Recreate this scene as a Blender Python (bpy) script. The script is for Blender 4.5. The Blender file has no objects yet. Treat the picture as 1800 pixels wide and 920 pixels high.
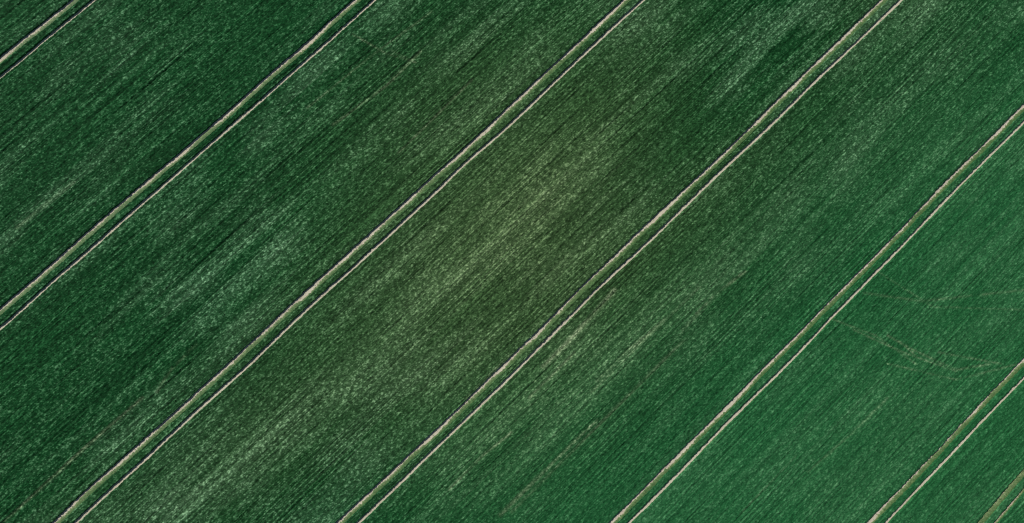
import bpy, math
import numpy as np

# ---------------------------------------------------------------- camera, sky, sun, exposure
scene = bpy.context.scene
COL = scene.collection
from mathutils import Matrix

cam_data = bpy.data.cameras.new('camera')
cam_data.sensor_width = 36.0
cam_data.lens = 24.0
cam_data.clip_start = 0.5
cam_data.clip_end = 6000.0
cam = bpy.data.objects.new('camera', cam_data)
COL.objects.link(cam)
cam.matrix_world = Matrix(((0.7238357, 0.6839222, -0.0911725, 0.0),
                           (-0.6873020, 0.7263260, -0.0081521, 0.0),
                           (0.0606456, 0.0685638, 0.9958018, 88.45),
                           (0, 0, 0, 1)))
scene.camera = cam

SUN_AZ = (-0.30, 0.954)          # towards the sun, on the ground
SUN_EL = math.radians(40)
world = bpy.data.worlds.new('World')
scene.world = world
world.use_nodes = True
nt = world.node_tree
nt.nodes.clear()
sky = nt.nodes.new('ShaderNodeTexSky')
sky.sky_type = 'NISHITA'
sky.sun_disc = False
sky.sun_elevation = SUN_EL
sky.sun_rotation = math.atan2(SUN_AZ[0], SUN_AZ[1])
bg = nt.nodes.new('ShaderNodeBackground')
bg.inputs['Strength'].default_value = 0.05
wo = nt.nodes.new('ShaderNodeOutputWorld')
nt.links.new(sky.outputs[0], bg.inputs[0])
nt.links.new(bg.outputs[0], wo.inputs[0])

sun_data = bpy.data.lights.new('sun', 'SUN')
sun_data.energy = 4.25
sun_data.angle = math.radians(0.5)
sun_data.color = (1.0, 0.955, 0.88)
sun = bpy.data.objects.new('sun', sun_data)
COL.objects.link(sun)
from mathutils import Vector
sdir = Vector((SUN_AZ[0] * math.cos(SUN_EL), SUN_AZ[1] * math.cos(SUN_EL), math.sin(SUN_EL)))
sun.rotation_euler = sdir.to_track_quat('Z', 'Y').to_euler()
sun.location = (0, 0, 120)

scene.view_settings.view_transform = 'Standard'
scene.view_settings.look = 'None'
scene.view_settings.exposure = 0.10
scene.view_settings.gamma = 1.0
scene.view_settings.use_curve_mapping = False
scene.cycles.max_bounces = 4
scene.cycles.diffuse_bounces = 3
scene.cycles.use_denoising = False
scene.cycles.pixel_filter_type = 'BLACKMAN_HARRIS'
scene.cycles.filter_width = 1.15

rng = np.random.default_rng(11)
BLOBS= [(-6.3, 50.5, 5, 3, 0.8), (-12.7, 53.3, 4, 2, 0.8), (-6.9, 55.1, 4, 2, 0.5), (-22.1, 55.8, 5, 2, 0.3), (-28.2, 46.2, 4, 1.2, 0.8), (-34.2, 46.4, 5, 1.8, 0.9), (-15.5, 35.8, 8, 2.2, 0.7), (-6.4, 35.4, 6, 1.8, 0.5), (11.6, 36.8, 7, 2.2, 0.8), (2.4, 35.5, 6, 2.5, 0.5), (16.4, 26.8, 6, 2.2, 0.8), (20.5, 33.4, 4, 2, 0.4), (27.2, 26.3, 5, 2.5, 0.6), (-6.4, 27.9, 4, 2, 0.8), (-10.0, 21.8, 4, 2, 0.9), (-12.7, 26.3, 6, 3, 0.4), (-26.6, 25.5, 6, 4, 0.8), (-20.2, 26.4, 6, 3, 0.6), (-29.3, 33.9, 6, 3, 0.4), (-22.0, 19.1, 4, 2, 0.5), (-39.4, 18.3, 5, 2, 0.3), (-41.4, 6.8, 4, 2.5, 0.9), (-44.8, 9.1, 3, 2, 0.7), (-21.5, 5.0, 4, 3, 0.25), (-8.7, 10.5, 5, 2.5, 0.3), (-9.4, -0.8, 5, 2.5, 0.3), (-22.3, -4.2, 4, 2.5, 0.35), (-30.3, 3.7, 6, 3, 0.4), (21.7, 8.0, 2.5, 1.8, 0.9), (20.2, 2.7, 6, 3, 0.5), (10.1, 2.9, 7, 3, 0.55), (4.4, 0.1, 8, 3, 0.4), (24.7, -1.5, 8, 2.5, 0.6), (40.1, -3.2, 8, 2.5, 0.6), (33.5, -3.4, 7, 2.5, 0.4), (-5.3, -0.7, 6, 2.5, 0.35), (33.2, 6.3, 6, 3, 0.4), (60.6, -1.6, 4, 3, 0.8), (55.5, -3.4, 6, 2.5, 0.6), (51.9, 2.0, 5, 3, 0.4), (40.3, 12.4, 5, 3, 0.3), (-12.5, -15.7, 9, 1.6, 0.7), (-4.3, -17.6, 6, 1.8, 0.6), (1.8, -16.5, 6, 2, 0.4), (9.0, -14.4, 7, 1.6, 0.5), (14.9, -15.9, 6, 1.6, 0.5), (22.5, -21.1, 6, 1.6, 0.5), (29.5, -19.5, 6, 2.5, 0.5), (45.1, -20.4, 7, 2.5, 0.4), (51.3, -20.9, 5, 2, 0.4), (20.2, -35.3, 7, 2, 0.3), (27.2, -33.8, 6, 2, 0.3), (30.7, -44.4, 6, 1.4, 0.4), (25.3, -44.3, 6, 1.2, 0.4), (5.5, -39.3, 8, 2, 0.3), (22.5, -40.6, 4, 2, 0.25), (59.7, -35.1, 4, 2, 0.4), (51.1, -36.7, 5, 2, 0.3), (76.6, -25.8, 4, 2, 0.1), (-1.2, 51.9, 5, 4, -0.8), (-37.0, 33.4, 8, 4, -0.8), (-43.6, 32.0, 7, 4, -0.7), (-36.7, 25.4, 7, 3, -0.6), (-2.8, 19.0, 8, 3, -0.8), (2.9, 17.7, 6, 2.5, -0.7), (4.8, 25.1, 6, 3, -0.4), (-3.2, 31.5, 5, 2.5, -0.4), (-21.9, 49.7, 8, 3, -0.6), (-17.2, 42.4, 7, 3, -0.6), (7.9, 45.8, 5, 4, -0.8), (-1.5, 44.1, 7, 4, -0.5), (-17.2, 9.7, 8, 3, -0.8), (-23.7, 10.9, 8, 3, -0.7), (-10.1, 7.9, 6, 2, -0.6), (-15.7, -6.6, 8, 3, -0.7), (-5.6, -9.4, 6, 2.5, -0.5), (24.4, -12.6, 6, 2.5, -0.7), (31.0, -12.5, 6, 2.5, -0.4), (18.5, -13.2, 6, 2, -0.5), (42.0, -10.2, 5, 2.5, -0.25), (51.0, -10.0, 5, 2.5, -0.15), (30.6, 21.2, 5, 3, -0.4), (35.7, 18.7, 4, 3, -0.5), (10.4, 11.8, 6, 2, -0.5), (-46.8, 14.0, 6, 3, -0.5), (-45.2, 24.0, 6, 3, -0.4), (-31.4, 8.6, 5, 2, -0.5), (-5.2, -23.8, 7, 2, -0.5), (3.5, -21.2, 8, 2, -0.6), (60.6, -25.3, 8, 4, -0.5), (71.2, -26.3, 8, 4, -0.5), (77.0, -18.5, 6, 4, -0.4), (34.4, -59.3, 9, 4, -0.8), (24.6, -58.0, 6, 4, -0.6), (37.1, -37.0, 7, 3, -0.4), (1.9, -37.7, 4, 2, -0.3)]
STREAKS= [([(21.0, -20.99), (24.9, -20.81), (29.7, -21.47)], 0.22, 0.9), ([(5.5, -18.07), (11.6, -18.12), (17.6, -18.49)], 0.25, 0.45), ([(-15.1, -21.55), (-7.1, -21.56)], 0.3, 0.5), ([(-7.1, -21.56), (2.0, -21.61)], 0.22, 0.6), ([(1.7, -11.89), (6.3, -11.82), (15.3, -11.16)], 0.35, 0.7), ([(-58.8, 20.03), (-52.6, 20.1), (-46.7, 20.16), (-37.0, 19.9)], 0.2, 0.6), ([(7.0, 21.07), (13.3, 21.38), (20.8, 21.75)], 0.15, 0.5), ([(3.4, 29.51), (12.1, 28.7), (18.4, 29.06)], 0.2, 0.4), ([(-35.3, 19.24), (-32.2, 20.14), (-27.9, 20.36)], 0.2, 0.5), ([(45.3, -53.27), (41.3, -50.49), (38.8, -44.13), (37.8, -40.8)], 0.18, 0.5), ([(34.9, -37.03), (37.8, -44.0), (41.2, -50.59)], 0.15, 0.5), ([(39.5, -34.66), (44.5, -40.89), (56.0, -49.75)], 0.2, 0.3), ([(38.4, -42.41), (38.7, -45.35)], 0.15, 0.6), ([(13.4, 36.7), (14.9, 31.77), (16.9, 28.44)], 0.15, 0.45), ([(15.7, 31.55), (16.6, 29.22)], 0.2, 0.3), ([(18.2, -21.11), (27.9, -21.05)], 0.2, 0.3), ([(41.3, -47.27), (46.5, -54.37)], 0.15, 0.4), ([(-8.2, -7.95), (-0.0, -7.79)], 0.3, 0.35), ([(-17.5, -14.72), (-11.5, -14.65), (-7.0, -15.1)], 0.18, 0.6), ([(-13.8, -22.31), (-3.7, -22.26), (7.7, -22.21), (17.2, -22.16)], 0.25, 0.35), ([(3.9, -18.6), (13.3, -18.52), (23.8, -18.7)], 0.2, 0.4), ([(-2.4, -13.5), (5.9, -13.39)], 0.2, 0.4), ([(33.7, -33.82), (36.6, -39.71), (37.9, -46.14)], 0.15, 0.35), ([(35.1, -43.42), (40.4, -51.43), (48.2, -56.04)], 0.15, 0.35), ([(42.6, -32.81), (45.1, -42.51), (54.1, -51.6)], 0.15, 0.25), ([(17.3, -45.74), (25.3, -46.42), (31.9, -46.55)], 0.2, 0.3), ([(6.9, -43.21), (17.7, -43.13)], 0.15, 0.25), ([(2.5, 33.37), (13.0, 32.97), (23.2, 32.0)], 0.15, 0.3), ([(-34.0, 46.2), (-25.2, 45.87)], 0.3, 0.35)]
RUTS= {'1a': [(-21.5, 63.86), (-17.9, 63.85), (-15.0, 63.71), (-12.5, 63.64), (-9.7, 63.65)], '1b': [(-23.0, 62.08), (-18.0, 61.94), (-15.0, 62.11), (-10.5, 61.96), (-7.8, 61.95)], '2a': [(-42.2, 39.76), (-38.0, 39.76), (-35.6, 39.69), (-33.0, 39.72), (-29.6, 39.81), (-26.0, 39.77), (-22.7, 39.8), (-19.5, 39.77), (-15.8, 39.72), (-13.1, 39.6), (-8.8, 39.65), (-5.0, 39.54), (-0.6, 39.7), (3.1, 39.74), (8.1, 39.56), (11.6, 39.8), (14.2, 39.77), (16.8, 39.83)], '2b': [(-43.5, 38.02), (-41.5, 37.96), (-38.4, 38.04), (-34.6, 38.2), (-31.3, 38.02), (-27.9, 38.06), (-24.2, 38.06), (-21.4, 38.16), (-18.7, 37.98), (-15.4, 38.05), (-11.6, 38.06), (-7.2, 37.99), (-1.9, 37.99), (2.8, 38.04), (7.0, 38.01), (10.2, 38.01), (13.2, 38.05), (15.7, 38.06), (18.7, 38.15)], '3a': [(-54.3, 15.75), (-50.9, 15.91), (-47.4, 15.87), (-42.9, 15.78), (-38.4, 15.74), (-35.3, 15.63), (-31.6, 15.65), (-27.0, 15.61), (-22.4, 15.62), (-18.9, 15.72), (-16.0, 15.75), (-12.6, 15.75), (-7.9, 15.7), (-2.0, 15.71), (1.9, 15.62), (5.9, 15.64), (9.9, 15.6), (14.4, 15.53), (17.3, 15.55), (22.3, 15.66), (24.9, 15.66), (28.6, 15.72), (33.3, 15.7), (36.5, 15.73), (39.3, 15.85), (43.6, 15.82)], '3b': [(-52.5, 14.02), (-46.7, 14.08), (-43.5, 13.97), (-40.0, 13.98), (-36.5, 14.08), (-33.1, 14.03), (-29.7, 13.98), (-23.9, 13.88), (-19.0, 14.04), (-14.1, 14.15), (-9.4, 14.04), (-5.8, 13.99), (-0.9, 13.99), (2.9, 13.99), (7.0, 13.96), (10.6, 14.16), (14.9, 14.13), (18.9, 13.87), (20.8, 13.95), (25.9, 14.0), (31.2, 14.12), (35.2, 14.17), (39.3, 14.18), (43.1, 14.17), (45.4, 14.16)], '4a': [(-29.7, -8.12), (-25.1, -8.28), (-20.3, -8.34), (-15.4, -8.34), (-10.7, -8.51), (-6.6, -8.38), (-1.1, -8.37), (4.5, -8.37), (9.8, -8.17), (13.7, -8.15), (17.9, -8.22), (23.0, -8.07), (28.2, -8.24), (33.5, -8.31), (38.9, -8.37), (43.2, -8.4), (47.5, -8.26), (52.8, -8.28), (58.5, -8.23), (64.2, -8.29), (67.2, -8.18), (70.4, -8.29)], '4b': [(-28.1, -9.94), (-21.8, -9.98), (-16.9, -9.89), (-12.0, -9.96), (-7.3, -9.98), (-4.9, -10.04), (-2.0, -9.94), (3.1, -9.85), (8.3, -9.81), (13.6, -9.67), (17.2, -9.66), (19.5, -9.83), (23.9, -9.86), (29.3, -9.82), (34.7, -9.78), (40.2, -9.8), (44.9, -10.04), (51.2, -9.94), (56.9, -9.84), (62.4, -10.03), (67.1, -10.01), (72.1, -10.09)], '5a': [(-5.4, -32.31), (-0.6, -32.34), (4.6, -32.32), (9.8, -32.35), (15.0, -32.43), (18.0, -32.45), (23.2, -32.32), (28.5, -32.46), (34.1, -32.38), (39.6, -32.41), (43.5, -32.44), (49.5, -32.36), (53.9, -32.28), (59.9, -32.15), (65.5, -32.34), (69.7, -32.31), (74.2, -32.34)], '5b': [(-3.8, -33.96), (0.3, -34.04), (5.5, -34.03), (10.8, -33.97), (16.2, -33.95), (20.0, -34.09), (26.8, -34.14), (32.4, -34.02), (38.0, -33.96), (42.2, -33.99), (45.6, -33.96), (50.5, -33.94), (55.2, -33.81), (61.1, -33.8), (66.9, -33.84), (71.3, -33.98), (72.8, -33.94)], '6a': [(18.7, -56.12), (23.5, -56.26), (29.0, -56.37), (34.7, -56.33), (39.0, -56.25), (43.0, -56.26), (49.0, -56.38)], '6b': [(20.5, -57.85), (26.1, -57.81), (31.3, -57.93), (35.9, -57.91), (41.6, -57.93), (44.6, -58.02), (47.3, -58.05)], '7a': [(29.5, -66.73), (34.0, -66.49), (38.4, -66.4)], '7b': [(31.3, -68.5), (33.5, -68.38), (36.7, -68.03)]}

# ---------------------------------------------------------------- the survey of the field (metres)
# x runs along the drill rows, y across them
def smooth_line(pts, xs):
    px = np.array([p[0] for p in pts]); py = np.array([p[1] for p in pts])
    y = np.interp(xs, px, py)
    mid = py.mean()
    d = np.maximum(px[0] - xs, xs - px[-1]).clip(0)
    y = mid + (y - mid) * np.exp(-d / 8.0)                      # beyond the measured stretch: straight
    n = max(3, int(round(11.0 / (xs[1] - xs[0]))) | 1)
    k = np.hanning(n + 2)[1:-1]; k /= k.sum()
    return np.convolve(np.pad(y, n // 2, mode='edge'), k, mode='valid')

RUTS['7a'] = [(-20.0, -68.60), (90.0, -64.50)]               # the corner pair runs a little askew
RUTS['7b'] = [(-20.0, -70.30), (90.0, -66.20)]
X0, X1 = -150.0, 170.0
XS = np.arange(X0, X1 + 0.01, 0.25)
order = ['1a', '1b', '2a', '2b', '3a', '3b', '4a', '4b', '5a', '5b', '6a', '6b', '7a', '7b']
def wander(scale, amp, seed):
    r = np.random.default_rng(seed)
    n = int((X1 - X0) / scale) + 3
    return np.interp(XS, X0 + np.arange(n) * scale, r.normal(0, amp, n))
LINE = {k: smooth_line(RUTS[k], XS) + wander(1.3, 0.010, i + 5) for i, k in enumerate(order)}

# how the wheelings differ: half of the width lost to weeds on the shaded side, bare width
UP = 0.335
LOW = {'a': 0.46, 'b': 0.13}
EDGE_HI, EDGE_LO = {}, {}
for i, k in enumerate(order):
    e1 = wander(0.25, 0.020, 100 + i) + wander(5.0, 0.010, 200 + i)
    e2 = wander(0.25, 0.020, 300 + i) + wander(5.0, 0.010, 400 + i)
    EDGE_HI[k] = LINE[k] + UP + e1
    EDGE_LO[k] = LINE[k] - LOW[k[1]] - e2
YTOP, YBOT = 150.0, -160.0

# ---------------------------------------------------------------- procedural fields over the survey plane
GX0, GX1, GY0, GY1, GD = -90.0, 116.0, -100.0, 100.0, 0.08
NX, NY = int((GX1 - GX0) / GD), int((GY1 - GY0) / GD)
def gauss_noise(sx, sy, seed):
    """white noise smoothed to a size of sx metres along and sy across the rows, unit variance"""
    r = np.random.default_rng(seed)
    w = r.standard_normal((NX, NY)).astype(np.float32)
    fx = np.fft.fftfreq(NX, GD)[:, None]; fy = np.fft.rfftfreq(NY, GD)[None, :]
    g = np.exp(-2 * (np.pi ** 2) * ((fx * sx) ** 2 + (fy * sy) ** 2))
    o = np.fft.irfft2(np.fft.rfft2(w) * g, s=(NX, NY))
    return (o / o.std()).astype(np.float32)
def samp(f, x, y):
    i = np.clip(((x - GX0) / GD).astype(np.int32), 0, NX - 1)
    j = np.clip(((y - GY0) / GD).astype(np.int32), 0, NY - 1)
    return f[i, j]
CX = GX0 + (np.arange(NX) + 0.5) * GD
CY = GY0 + (np.arange(NY) + 0.5) * GD

clump = gauss_noise(0.07, 0.05, 1)                 # single plants
tuft = gauss_noise(0.15, 0.09, 2)                  # knots of plants
drill = gauss_noise(4.0, 0.07, 3)
hair = np.minimum(gauss_noise(2.6, 0.06, 13) + 0.9, 0.0)            # thin furrow lines, sunk in height, their shade also put into leaf tone
hair_hi = np.maximum(gauss_noise(3.0, 0.05, 14) - 1.25, 0.0)         # single paler rows                  # drill rows, long and thin
drill2 = gauss_noise(9.0, 0.20, 4)
mott = gauss_noise(2.4, 1.1, 5)                    # patchy growth
broad = gauss_noise(11.0, 4.5, 6)
speck = gauss_noise(0.05, 0.035, 7)
row_mod = gauss_noise(3.5, 0.5, 15)
row_sway = gauss_noise(14.0, 3.0, 16)

pale = np.zeros((NX, NY), np.float32)
for (x, y, lx, ly, s) in BLOBS:
    i0, i1 = np.searchsorted(CX, [x - 3.5 * lx, x + 3.5 * lx]); j0, j1 = np.searchsorted(CY, [y - 3 * ly, y + 3 * ly])
    lx, ly = lx * 1.05, ly * 0.80
    ex = np.exp(-0.5 * ((CX[i0:i1] - x) / (lx * 0.8)) ** 2)[:, None] * np.exp(-0.5 * ((CY[j0:j1] - y) / (ly * 0.8)) ** 2)[None, :]
    pale[i0:i1, j0:j1] += s * ex
pale = 0.41 * np.minimum(pale, 0.9) * (0.80 + 0.42 * mott + 0.30 * drill2) + 0.12 * mott + 0.08 * gauss_noise(6.0, 0.7, 17) + 0.12 * broad + 0.12 * drill2 + 0.55 * hair_hi * (0.5 + np.clip(pale, -0.3, 0.8)) + 0.06
streak = np.zeros((NX, NY), np.float32)
for (pl, w, s) in STREAKS:
    w *= 0.8
    for (ax, ay), (bx, by) in zip(pl[:-1], pl[1:]):
        i0, i1 = np.searchsorted(CX, [min(ax, bx) - 2, max(ax, bx) + 2]); j0, j1 = np.searchsorted(CY, [min(ay, by) - 2, max(ay, by) + 2])
        gx = CX[i0:i1][:, None]; gy = CY[j0:j1][None, :]
        dx, dy = bx - ax, by - ay
        t = np.clip(((gx - ax) * dx + (gy - ay) * dy) / (dx * dx + dy * dy), 0, 1)
        d = np.hypot(gx - ax - t * dx, gy - ay - t * dy)
        streak[i0:i1, j0:j1] = np.maximum(streak[i0:i1, j0:j1], s * np.exp(-0.5 * (d / (w * 0.75)) ** 2))
streak *= np.clip(0.80 + 0.18 * tuft + 0.22 * gauss_noise(1.6, 0.3, 8), 0, 1.2)

# ---------------------------------------------------------------- helpers
def new_mesh_object(name, verts, faces_by_size, material, parent=None, attrs=None):
    """verts (n,3); faces_by_size: list of index arrays (m,3) or (m,4)"""
    me = bpy.data.meshes.new(name)
    me.vertices.add(len(verts))
    me.vertices.foreach_set('co', np.ascontiguousarray(verts, np.float32).ravel())
    faces_by_size = [f for f in faces_by_size if len(f)]
    loops = np.concatenate([f.ravel() for f in faces_by_size]).astype(np.int32)
    tot = np.concatenate([np.full(len(f), f.shape[1], np.int32) for f in faces_by_size])
    start = np.concatenate([[0], np.cumsum(tot)[:-1]]).astype(np.int32)
    me.loops.add(len(loops))
    me.loops.foreach_set('vertex_index', loops)
    me.polygons.add(len(tot))
    me.polygons.foreach_set('loop_start', start)
    me.update(calc_edges=True)
    for an, av in (attrs or {}).items():
        a = me.attributes.new(an, 'FLOAT', 'POINT')
        a.data.foreach_set('value', np.ascontiguousarray(av, np.float32))
    me.materials.append(material)
    o = bpy.data.objects.new(name, me)
    COL.objects.link(o)
    if parent:
        o.parent = parent
    return o

class Graph:
    def __init__(self, name):
        self.m = bpy.data.materials.new(name)
        self.m.use_nodes = True
        self.t = self.m.node_tree
        self.b = self.t.nodes['Principled BSDF']
    def n(self, kind, **kw):
        nd = self.t.nodes.new(kind)
        for k, v in kw.items():
            setattr(nd, k, v)
        return nd
    def set(self, sock, v):
        if hasattr(v, 'outputs'):
            v = v.outputs[0]
        if hasattr(v, 'is_output'):
            self.t.links.new(v, sock)
        else:
            sock.default_value = v
    def attr(self, name):
        return self.n('ShaderNodeAttribute', attribute_name=name).outputs['Fac']
    def math(self, op, a, b=0.0, clamp=False):
        nd = self.n('ShaderNodeMath', operation=op, use_clamp=clamp)
        self.set(nd.inputs[0], a); self.set(nd.inputs[1], b)
        return nd.outputs[0]
    def mix(self, f, a, b):
        nd = self.n('ShaderNodeMix', data_type='RGBA')
        self.set(nd.inputs[0], f)
        self.set(nd.inputs[6], a if hasattr(a, 'is_output') else (*a, 1)); self.set(nd.inputs[7], b if hasattr(b, 'is_output') else (*b, 1))
        return nd.outputs[2]
    def noise(self, scale, detail=3.0, rough=0.55, stretch=(1, 1, 1)):
        co = self.n('ShaderNodeTexCoord')
        mp = self.n('ShaderNodeMapping')
        mp.inputs['Scale'].default_value = stretch
        self.t.links.new(co.outputs['Object'], mp.inputs[0])
        nd = self.n('ShaderNodeTexNoise')
        nd.inputs['Scale'].default_value = scale; nd.inputs['Detail'].default_value = detail; nd.inputs['Roughness'].default_value = rough
        self.t.links.new(mp.outputs[0], nd.inputs['Vector'])
        return nd.outputs['Fac']
    def ramp(self, f, lo, hi):
        nd = self.n('ShaderNodeMapRange')
        self.set(nd.inputs[0], f); nd.inputs[1].default_value = lo; nd.inputs[2].default_value = hi
        return nd.outputs[0]

# ---------------------------------------------------------------- materials
def crop_material():
    g = Graph('cereal_leaf')
    lush = g.mix(g.attr('olive'), LUSH, OLIVE)
    lush = g.mix(g.attr('emerald'), lush, EMERALD)
    pal = g.mix(g.attr('olive'), PALE, PALE_OLIVE)
    c = g.mix(g.attr('pale'), lush, pal)
    c = g.mix(g.attr('bare'), c, STRAW)
    leaf = g.ramp(g.noise(9.0, 2.0, 0.6, (0.6, 1, 1)), 0.3, 0.7)
    hsv = g.n('ShaderNodeHueSaturation')
    g.set(hsv.inputs['Color'], c)
    g.set(hsv.inputs['Value'], g.math('MULTIPLY', g.attr('tone'), g.math('ADD', g.math('MULTIPLY', leaf, 0.4), 0.8)))
    g.set(g.b.inputs['Base Color'], hsv)
    g.b.inputs['Roughness'].default_value = 0.7
    g.b.inputs['Specular IOR Level'].default_value = 0.03
    return g.m
def soil_material(name, dry, damp, green):
    g = Graph(name)
    f = g.ramp(g.noise(1.1, 4.0, 0.6, (0.45, 1.6, 1)), 0.35, 0.65)
    c = g.mix(f, dry, damp)
    c = g.mix(g.ramp(g.noise(7.0, 3.0, 0.7), 0.52, 0.75), c, tuple(0.62 * v for v in dry))
    if green is not None:
        c = g.mix(g.ramp(g.noise(2.0, 4.0, 0.65, (0.35, 1, 1)), 0.50, 0.72), c, green)
    g.set(g.b.inputs['Base Color'], c)
    g.b.inputs['Roughness'].default_value = 0.95
    g.b.inputs['Specular IOR Level'].default_value = 0.1
    bp = g.n('ShaderNodeBump')
    bp.inputs['Strength'].default_value = 0.6; bp.inputs['Distance'].default_value = 0.03
    g.set(bp.inputs['Height'], g.noise(12.0, 4.0, 0.65))
    g.t.links.new(bp.outputs[0], g.b.inputs['Normal'])
    return g.m
def weed_material():
    g = Graph('weed_leaf')
    c = g.mix(g.attr('dry'), WEED, WEED_DRY)
    hsv = g.n('ShaderNodeHueSaturation')
    g.set(hsv.inputs['Color'], c)
    g.set(hsv.inputs['Value'], g.ramp(g.noise(5.0, 3.0, 0.7), 0.2, 0.8))
    hsv.inputs['Value'].links[0].from_node.inputs[3].default_value = 0.35
    hsv.inputs['Value'].links[0].from_node.inputs[4].default_value = 1.35
    g.set(g.b.inputs['Base Color'], hsv)
    g.b.inputs['Roughness'].default_value = 0.65
    g.b.inputs['Specular IOR Level'].default_value = 0.2
    return g.m
# leaf colours, the olive ones carrying some lens tint
LUSH = (0.0055, 0.0505, 0.0140)
OLIVE = (0.036, 0.078, 0.027)
EMERALD = (0.0140, 0.093, 0.0305)
PALE = (0.155, 0.28, 0.165)
PALE_OLIVE = (0.18, 0.24, 0.125)
STRAW = (0.38, 0.42, 0.27)
WEED = (0.070, 0.150, 0.048)
WEED_DRY = (0.27, 0.32, 0.16)
M_CROP = crop_material()
M_SOIL = soil_material('field_soil', (0.20, 0.15, 0.10), (0.12, 0.09, 0.06), None)
M_RUT = soil_material('dry_rut_soil', (0.55, 0.51, 0.40), (0.45, 0.405, 0.31), None)
M_RUT_GREEN = soil_material('overgrown_rut_soil', (0.46, 0.40, 0.30), (0.34, 0.29, 0.21), (0.20, 0.27, 0.12))
M_WEED = weed_material()

# ---------------------------------------------------------------- the ground
G = 3000.0
ground = new_mesh_object('ground', np.array([(-G, -G, 0), (G, -G, 0), (G, G, 0), (-G, G, 0)], np.float32), [np.array([[0, 1, 2, 3]])], M_SOIL)
ground['kind'] = 'structure'
ground['label'] = 'brown field soil under the whole green crop'

# ---------------------------------------------------------------- the standing crop: one mass of plants
# only a band round the area in view is grown plant by plant; past it the canopy goes on coarser
CORN = np.array([(-16.5, 69.7), (85.6, -21.9), (33.6, -71.0), (-59.0, 20.3)])
CEN = CORN.mean(0)
def inside(x, y, margin):
    r = np.ones(np.shape(x), bool)
    for a, b in zip(CORN, np.roll(CORN, -1, 0)):
        d = (b - a) / np.hypot(*(b - a)); nrm = np.array([-d[1], d[0]])
        if np.dot(CEN - a, nrm) < 0: nrm = -nrm
        r &= ((x - a[0]) * nrm[0] + (y - a[1]) * nrm[1]) > -margin
    return r

def olive_at(x, y):
    return np.clip(1.0 * np.exp(-0.5 * (((x - 13) / 20) ** 2 + ((y - 1.5) / 16) ** 2)) + 0.10 * samp(broad, x, y), 0, 1)  # olive middle: crop growth, plus a lens colour cast put into the leaves
def emerald_at(x, y):
    return np.clip((-(y + 10) / 29.0) + (-0.0035) * (x - 36) + 0.08 * samp(broad, x, y), 0, 1) 
def crop_attrs(x, y, rnd=None):
    """pale: thin or stressed growth; bare: soil and straw showing; tone: how light the leaves of one plant are, with furrow shade put in"""
    even = 1.0 - 0.45 * emerald_at(x, y)                         # the lower end of the field grows more evenly
    pt = samp(pale, x, y)
    sp = samp(speck, x, y) if rnd is None else rnd
    p = np.clip(0.015 + 0.16 * pt, 0, 1) + np.clip(0.13 + 0.18 * pt, 0.03, 0.42) * np.clip(0.85 * sp + 0.42 * samp(tuft, x, y) + 0.20 * rows_at(x, y) + 0.12 * samp(drill, x, y) - 0.35, 0, 1.8)
    tone = np.exp(even * (0.30 * sp + 0.15 * samp(tuft, x, y) + 0.17 * rows_at(x, y) + 0.11 * samp(drill, x, y) + 0.06 * samp(drill2, x, y) + 0.24 * samp(hair, x, y)) + 0.10 * np.clip(pt, -1, 1))
    st = samp(streak, x, y)
    b = np.clip(st, 0, 0.9) * np.clip(0.26 + 0.10 * sp, 0, 1)
    return {'pale': np.clip(p * even, 0, 1), 'bare': np.clip(b, 0, 0.7), 'olive': olive_at(x, y), 'emerald': emerald_at(x, y), 'tone': np.clip(tone, 0.3, 2.2)}
def rows_at(x, y):
    """drill rows a quarter of a metre apart, every second one a little stronger, fading in and out"""
    yy = y + 0.035 * samp(row_sway, x, y)
    m = np.clip(0.9 + 0.5 * samp(row_mod, x, y), 0.1, 2.0)
    return m * (0.70 * np.cos(2 * np.pi * yy / 0.25) + 0.75 * np.cos(2 * np.pi * yy / 0.50 + 0.8))
def canopy_height(x, y):
    s = np.clip(samp(pale, x, y), -1, 1.2)
    rw = rows_at(x, y)
    h = 0.235 + 0.018 * rw + 0.014 * samp(clump, x, y) + 0.012 * samp(tuft, x, y) + 0.010 * samp(drill, x, y) + 0.008 * samp(drill2, x, y) + 0.035 * samp(hair, x, y) - 0.02 * s
    return np.clip(h - 0.08 * samp(streak, x, y), 0.08, 0.5)

V, Q, T, A = [], [], [], {'pale': [], 'bare': [], 'olive': [], 'emerald': [], 'tone': []}
count = 0
def push(v, q, t, at):
    global count
    V.append(v.astype(np.float32)); 
    if q is not None: Q.append(q + count)
    if t is not None: T.append(t + count)
    for k in A: A[k].append(at[k].astype(np.float32))
    count += len(v)

beds = []                                                        # (upper edge line, lower edge line)
top = np.full_like(XS, YTOP)
for k in order:
    beds.append((top, EDGE_HI[k])); top = EDGE_LO[k]
beds.append((top, np.full_like(XS, YBOT)))

def grid_faces(n, m, keep=None):
    i, j = np.meshgrid(np.arange(n - 1), np.arange(m - 1), indexing='ij')
    a = i * m + j
    f = np.stack([a, a + 1, a + m + 1, a + m], -1).reshape(-1, 4)
    return f if keep is None else f[keep.ravel()]

def compact(v, f, at):
    used = np.zeros(len(v), bool); used[f.ravel()] = True
    remap = np.cumsum(used) - 1
    return v[used], remap[f], {k: a[used] for k, a in at.items()}

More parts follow.
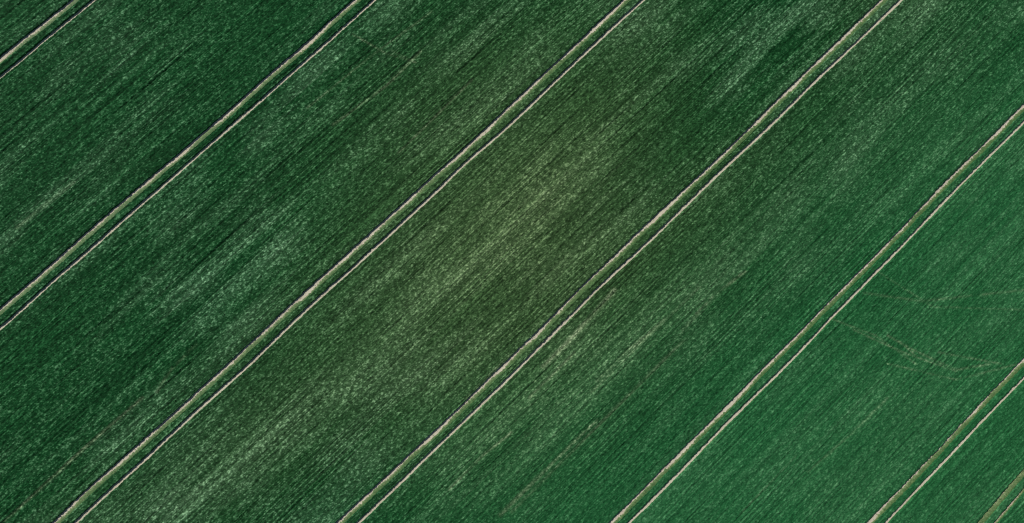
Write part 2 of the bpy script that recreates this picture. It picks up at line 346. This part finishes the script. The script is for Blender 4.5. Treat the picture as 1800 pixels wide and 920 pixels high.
FINE_M = 11.0
xf = np.arange(-82.0, 108.0, 0.11)
for (hi, lo) in beds:
    # fine part
    hy, ly = np.interp(xf, XS, hi), np.interp(xf, XS, lo)
    hc, lc = min(hy.max(), 84.0), max(ly.min(), -86.0)
    hy, ly = np.minimum(hy, hc), np.maximum(ly, lc)
    m = max(4, int(np.ceil((hy - ly).mean() / 0.083)))
    tt = np.concatenate([[0.0], np.linspace(0, 1, m), [1.0]])
    y = hy[:, None] + (ly - hy)[:, None] * tt[None, :]
    x = np.repeat(xf[:, None], len(tt), 1)
    jx = rng.normal(0, 0.026, x.shape); jy = rng.normal(0, 0.016, x.shape)
    x = x + jx; y = y + jy
    z = canopy_height(x, y)
    z[:, 1] *= 0.86; z[:, -2] *= 0.86
    y[:, 0] += 0.015; y[:, -1] -= 0.015
    z[:, 0] = 0.03; z[:, -1] = 0.03
    keep = inside(x[:-1, :-1], y[:-1, :-1], FINE_M)
    f = grid_faces(len(xf), len(tt), keep)
    if len(f):
        v = np.stack([x, y, z], -1).reshape(-1, 3)
        at = crop_attrs(v[:, 0], v[:, 1])
        v, f, at = compact(v, f, at)
        push(v, f, None, at)
    # coarse part, past the band
    xc = np.arange(X0, X1 + 0.1, 2.0)
    hy, ly = np.interp(xc, XS, hi), np.interp(xc, XS, lo)
    m = max(2, int(np.ceil((hy - ly).mean() / 2.0)))
    tt = np.concatenate([[0.0], np.linspace(0, 1, m), [1.0]])
    y = hy[:, None] + (ly - hy)[:, None] * tt[None, :]
    x = np.repeat(xc[:, None], len(tt), 1)
    z = 0.21 + rng.normal(0, 0.015, x.shape)
    z[:, 0] = 0.02; z[:, -1] = 0.02
    cxm = 0.25 * (x[:-1, :-1] + x[1:, :-1] + x[:-1, 1:] + x[1:, 1:]); cym = 0.25 * (y[:-1, :-1] + y[1:, :-1] + y[:-1, 1:] + y[1:, 1:])
    f = grid_faces(len(xc), len(tt), ~inside(cxm, cym, FINE_M - 1.6))
    if len(f):
        v = np.stack([x, y, z], -1).reshape(-1, 3)
        at = crop_attrs(v[:, 0], v[:, 1])
        v, f, at = compact(v, f, at)
        push(v, f, None, at)

# leaves standing out of the canopy
def leaf_tris(x, y, z0, rise, width, reach, r):
    """triangular leaves: base width, tip leaning off by reach"""
    n = len(x)
    a = r.uniform(0, 2 * np.pi, n)
    ca, sa = np.cos(a), np.sin(a)
    v = np.empty((n, 3, 3))
    v[:, 0] = np.stack([x - sa * width / 2, y + ca * width / 2, z0], -1)
    v[:, 1] = np.stack([x + sa * width / 2, y - ca * width / 2, z0], -1)
    v[:, 2] = np.stack([x + ca * reach, y + sa * reach, z0 + rise], -1)
    return v.reshape(-1, 3), np.arange(3 * n).reshape(-1, 3)
NL = 620000
lx = rng.uniform(-82, 108, int(NL * 2.1)); ly_ = rng.uniform(-86, 84, int(NL * 2.1))
ok = inside(lx, ly_, FINE_M - 1)
for k in order:
    c = np.interp(lx, XS, LINE[k])
    ok &= ~((ly_ < c + UP - 0.02) & (ly_ > c - LOW[k[1]] + 0.02))
lx, ly_ = lx[ok][:NL], ly_[ok][:NL]
hz = canopy_height(lx, ly_)
lv, lt = leaf_tris(lx, ly_, hz - 0.03, rng.uniform(0.03, 0.10, len(lx)), rng.uniform(0.03, 0.075, len(lx)), rng.uniform(0.04, 0.19, len(lx)), rng)
push(lv, None, lt, crop_attrs(np.repeat(lx, 3), np.repeat(ly_, 3), np.repeat(rng.normal(0.25, 1.0, len(lx)), 3)))
crop = new_mesh_object('crop', np.concatenate(V), [np.concatenate(Q), np.concatenate(T)], M_CROP, None, {k: np.concatenate(a) for k, a in A.items()})
crop['kind'] = 'stuff'
crop['label'] = 'dense dark green cereal crop with paler patches filling the beds between the wheel tracks'
crop['category'] = 'crop'

# ---------------------------------------------------------------- tramlines: each a pair of wheel ruts
PROFILE = [(0.60, 0.010), (0.40, 0.030), (0.30, 0.024), (0.20, 0.014), (0.12, 0.010), (-0.04, 0.012), (-0.16, 0.020), (-0.28, 0.028), (-0.46, 0.010)]
def rut_mesh(line, ox, oy, seed):
    r = np.random.default_rng(seed)
    xs = XS[(XS > -125) & (XS < 145)]
    l = np.interp(xs, XS, line)
    n, m = len(xs), len(PROFILE)
    x = np.repeat(xs[:, None], m, 1)
    y = l[:, None] + np.array([p[0] for p in PROFILE])[None, :] + r.normal(0, 0.012, (n, m))
    z = np.array([p[1] for p in PROFILE])[None, :] + r.normal(0, 0.003, (n, m)).clip(-0.005, 0.01)
    v = np.stack([x - ox, y - oy, z], -1).reshape(-1, 3)
    return v, grid_faces(n, m)[:, ::-1]

def weed_mesh(line, ox, oy, seed, lo, hi, density, tall, cover):
    """low weeds and thin crop at the edge of a rut: an uneven mat, thinning out towards the rut, with leaves standing in it"""
    r = np.random.default_rng(seed)
    DRY = 0.50 if cover > 1.2 else 0.35 if cover > 1 else 0.26
    a0, a1 = -85.0, 110.0
    off = seed % 60
    xs = np.arange(a0, a1, 0.14)
    c = np.interp(xs, XS, line)
    thin = samp(gap_noise, xs, xs * 0 + off)
    top = hi - (hi - lo) * np.clip(0.17 - 0.15 * thin + r.normal(0, 0.09, len(xs)) + (1 - cover) * 0.22, -0.12, 0.7)
    m = 6
    tt = np.linspace(0, 1, m)
    y = (c + top)[:, None] + ((lo - top)[:, None]) * tt[None, :] + r.normal(0, 0.015, (len(xs), m))
    z = 0.020 + tall * (0.25 + 0.65 * tt[None, :]) * r.uniform(0.55, 1.0, (len(xs), m))
    z[:, 0] = 0.016
    x = xs[:, None] + r.normal(0, 0.03, (len(xs), m))
    v0 = np.stack([x - ox, y - oy, z], -1).reshape(-1, 3)
    f0 = grid_faces(len(xs), m, inside(x[:-1, :-1], y[:-1, :-1], FINE_M))
    d0 = np.clip(DRY + 0.15 - 0.80 * tt[None, :] + r.normal(0, 0.2, (len(xs), m)), 0, 1).ravel()
    v0, f0, at = compact(v0, f0, {'dry': d0})
    n = int((a1 - a0) * (hi - lo) * density)
    x = r.uniform(a0, a1, n)
    t = r.uniform(0, 1, n)
    y = np.interp(x, XS, line) + hi + (lo - hi) * t
    g = samp(gap_noise, x, x * 0 + off)
    ok = inside(x, y, FINE_M) & (r.uniform(0, 1, n) < np.clip(cover * (0.25 + 0.75 * t) + 0.30 * g, 0.04, 1))
    x, y, t = x[ok], y[ok], t[ok]
    v1, f1 = leaf_tris(x - ox, y - oy, np.full(len(x), 0.018), tall * (0.5 + 0.7 * t) * r.uniform(0.5, 1.1, len(x)), r.uniform(0.05, 0.11, len(x)), r.uniform(0.03, 0.14, len(x)), r)
    d1 = np.repeat(np.clip(DRY + 0.05 - 0.75 * t + r.normal(0, 0.25, len(x)), 0, 1), 3)
    return np.concatenate([v0, v1]), [f0, f1 + len(v0)], np.concatenate([at['dry'], d1])
gap_noise = gauss_noise(1.1, 0.4, 21)

TRAMLINES = [
    ('1', 'short pair of pale wheel tracks cutting across the top left corner of the field', 0.70, 0.11),
    ('2', 'pair of pale wheel tracks from left edge to top edge, next to the corner pair', 0.95, 0.12),
    ('3', 'long pair of pale wheel tracks on the upper left side of the olive tinted middle', 0.70, 0.11),
    ('4', 'long pair of pale wheel tracks on the lower right side of the olive tinted middle', 0.90, 0.12),
    ('5', 'straight pair of pale wheel tracks through bright green crop from bottom edge to right edge', 0.75, 0.11),
    ('6', 'pair of wheel tracks with a broad grassy fringe beside the overgrown corner pair', 1.05, 0.14),
    ('7', 'overgrown greenish pair of wheel tracks clipping the bottom right corner of the field', 1.3, 0.15),
]
for i, (num, label, cover, tall) in enumerate(TRAMLINES):
    la, lb = LINE[num + 'a'], LINE[num + 'b']
    ox = float(np.mean([p[0] for p in RUTS[num + 'a']])); oy = float(np.interp(ox, XS, 0.5 * (la + lb)))
    t = bpy.data.objects.new('tramline', None)
    t.empty_display_size = 2.0
    COL.objects.link(t)
    t.location = (ox, oy, 0)
    t['label'] = label
    t['category'] = 'wheel tracks'
    t['group'] = 'tramlines across the crop field'
    soil = M_RUT_GREEN if num == '7' else M_RUT
    for side, ln in (('a', la), ('b', lb)):
        v, f = rut_mesh(ln, ox, oy, 40 + 2 * i + (side == 'b'))
        rut = new_mesh_object('wheel_rut', v, [f], soil, t)
        if side == 'a':
            v, f, dry = weed_mesh(ln, ox, oy, 60 + i, -0.52, 0.065 if num != '7' else 0.36, 70, tall, cover)
        else:
            v, f, dry = weed_mesh(ln, ox, oy, 80 + i, -0.26, -0.06 if num != '7' else 0.16, 45, tall * 0.7, 0.45 if num != '7' else 1.0)
        new_mesh_object('weed_fringe', v, f, M_WEED, rut, {'dry': dry})
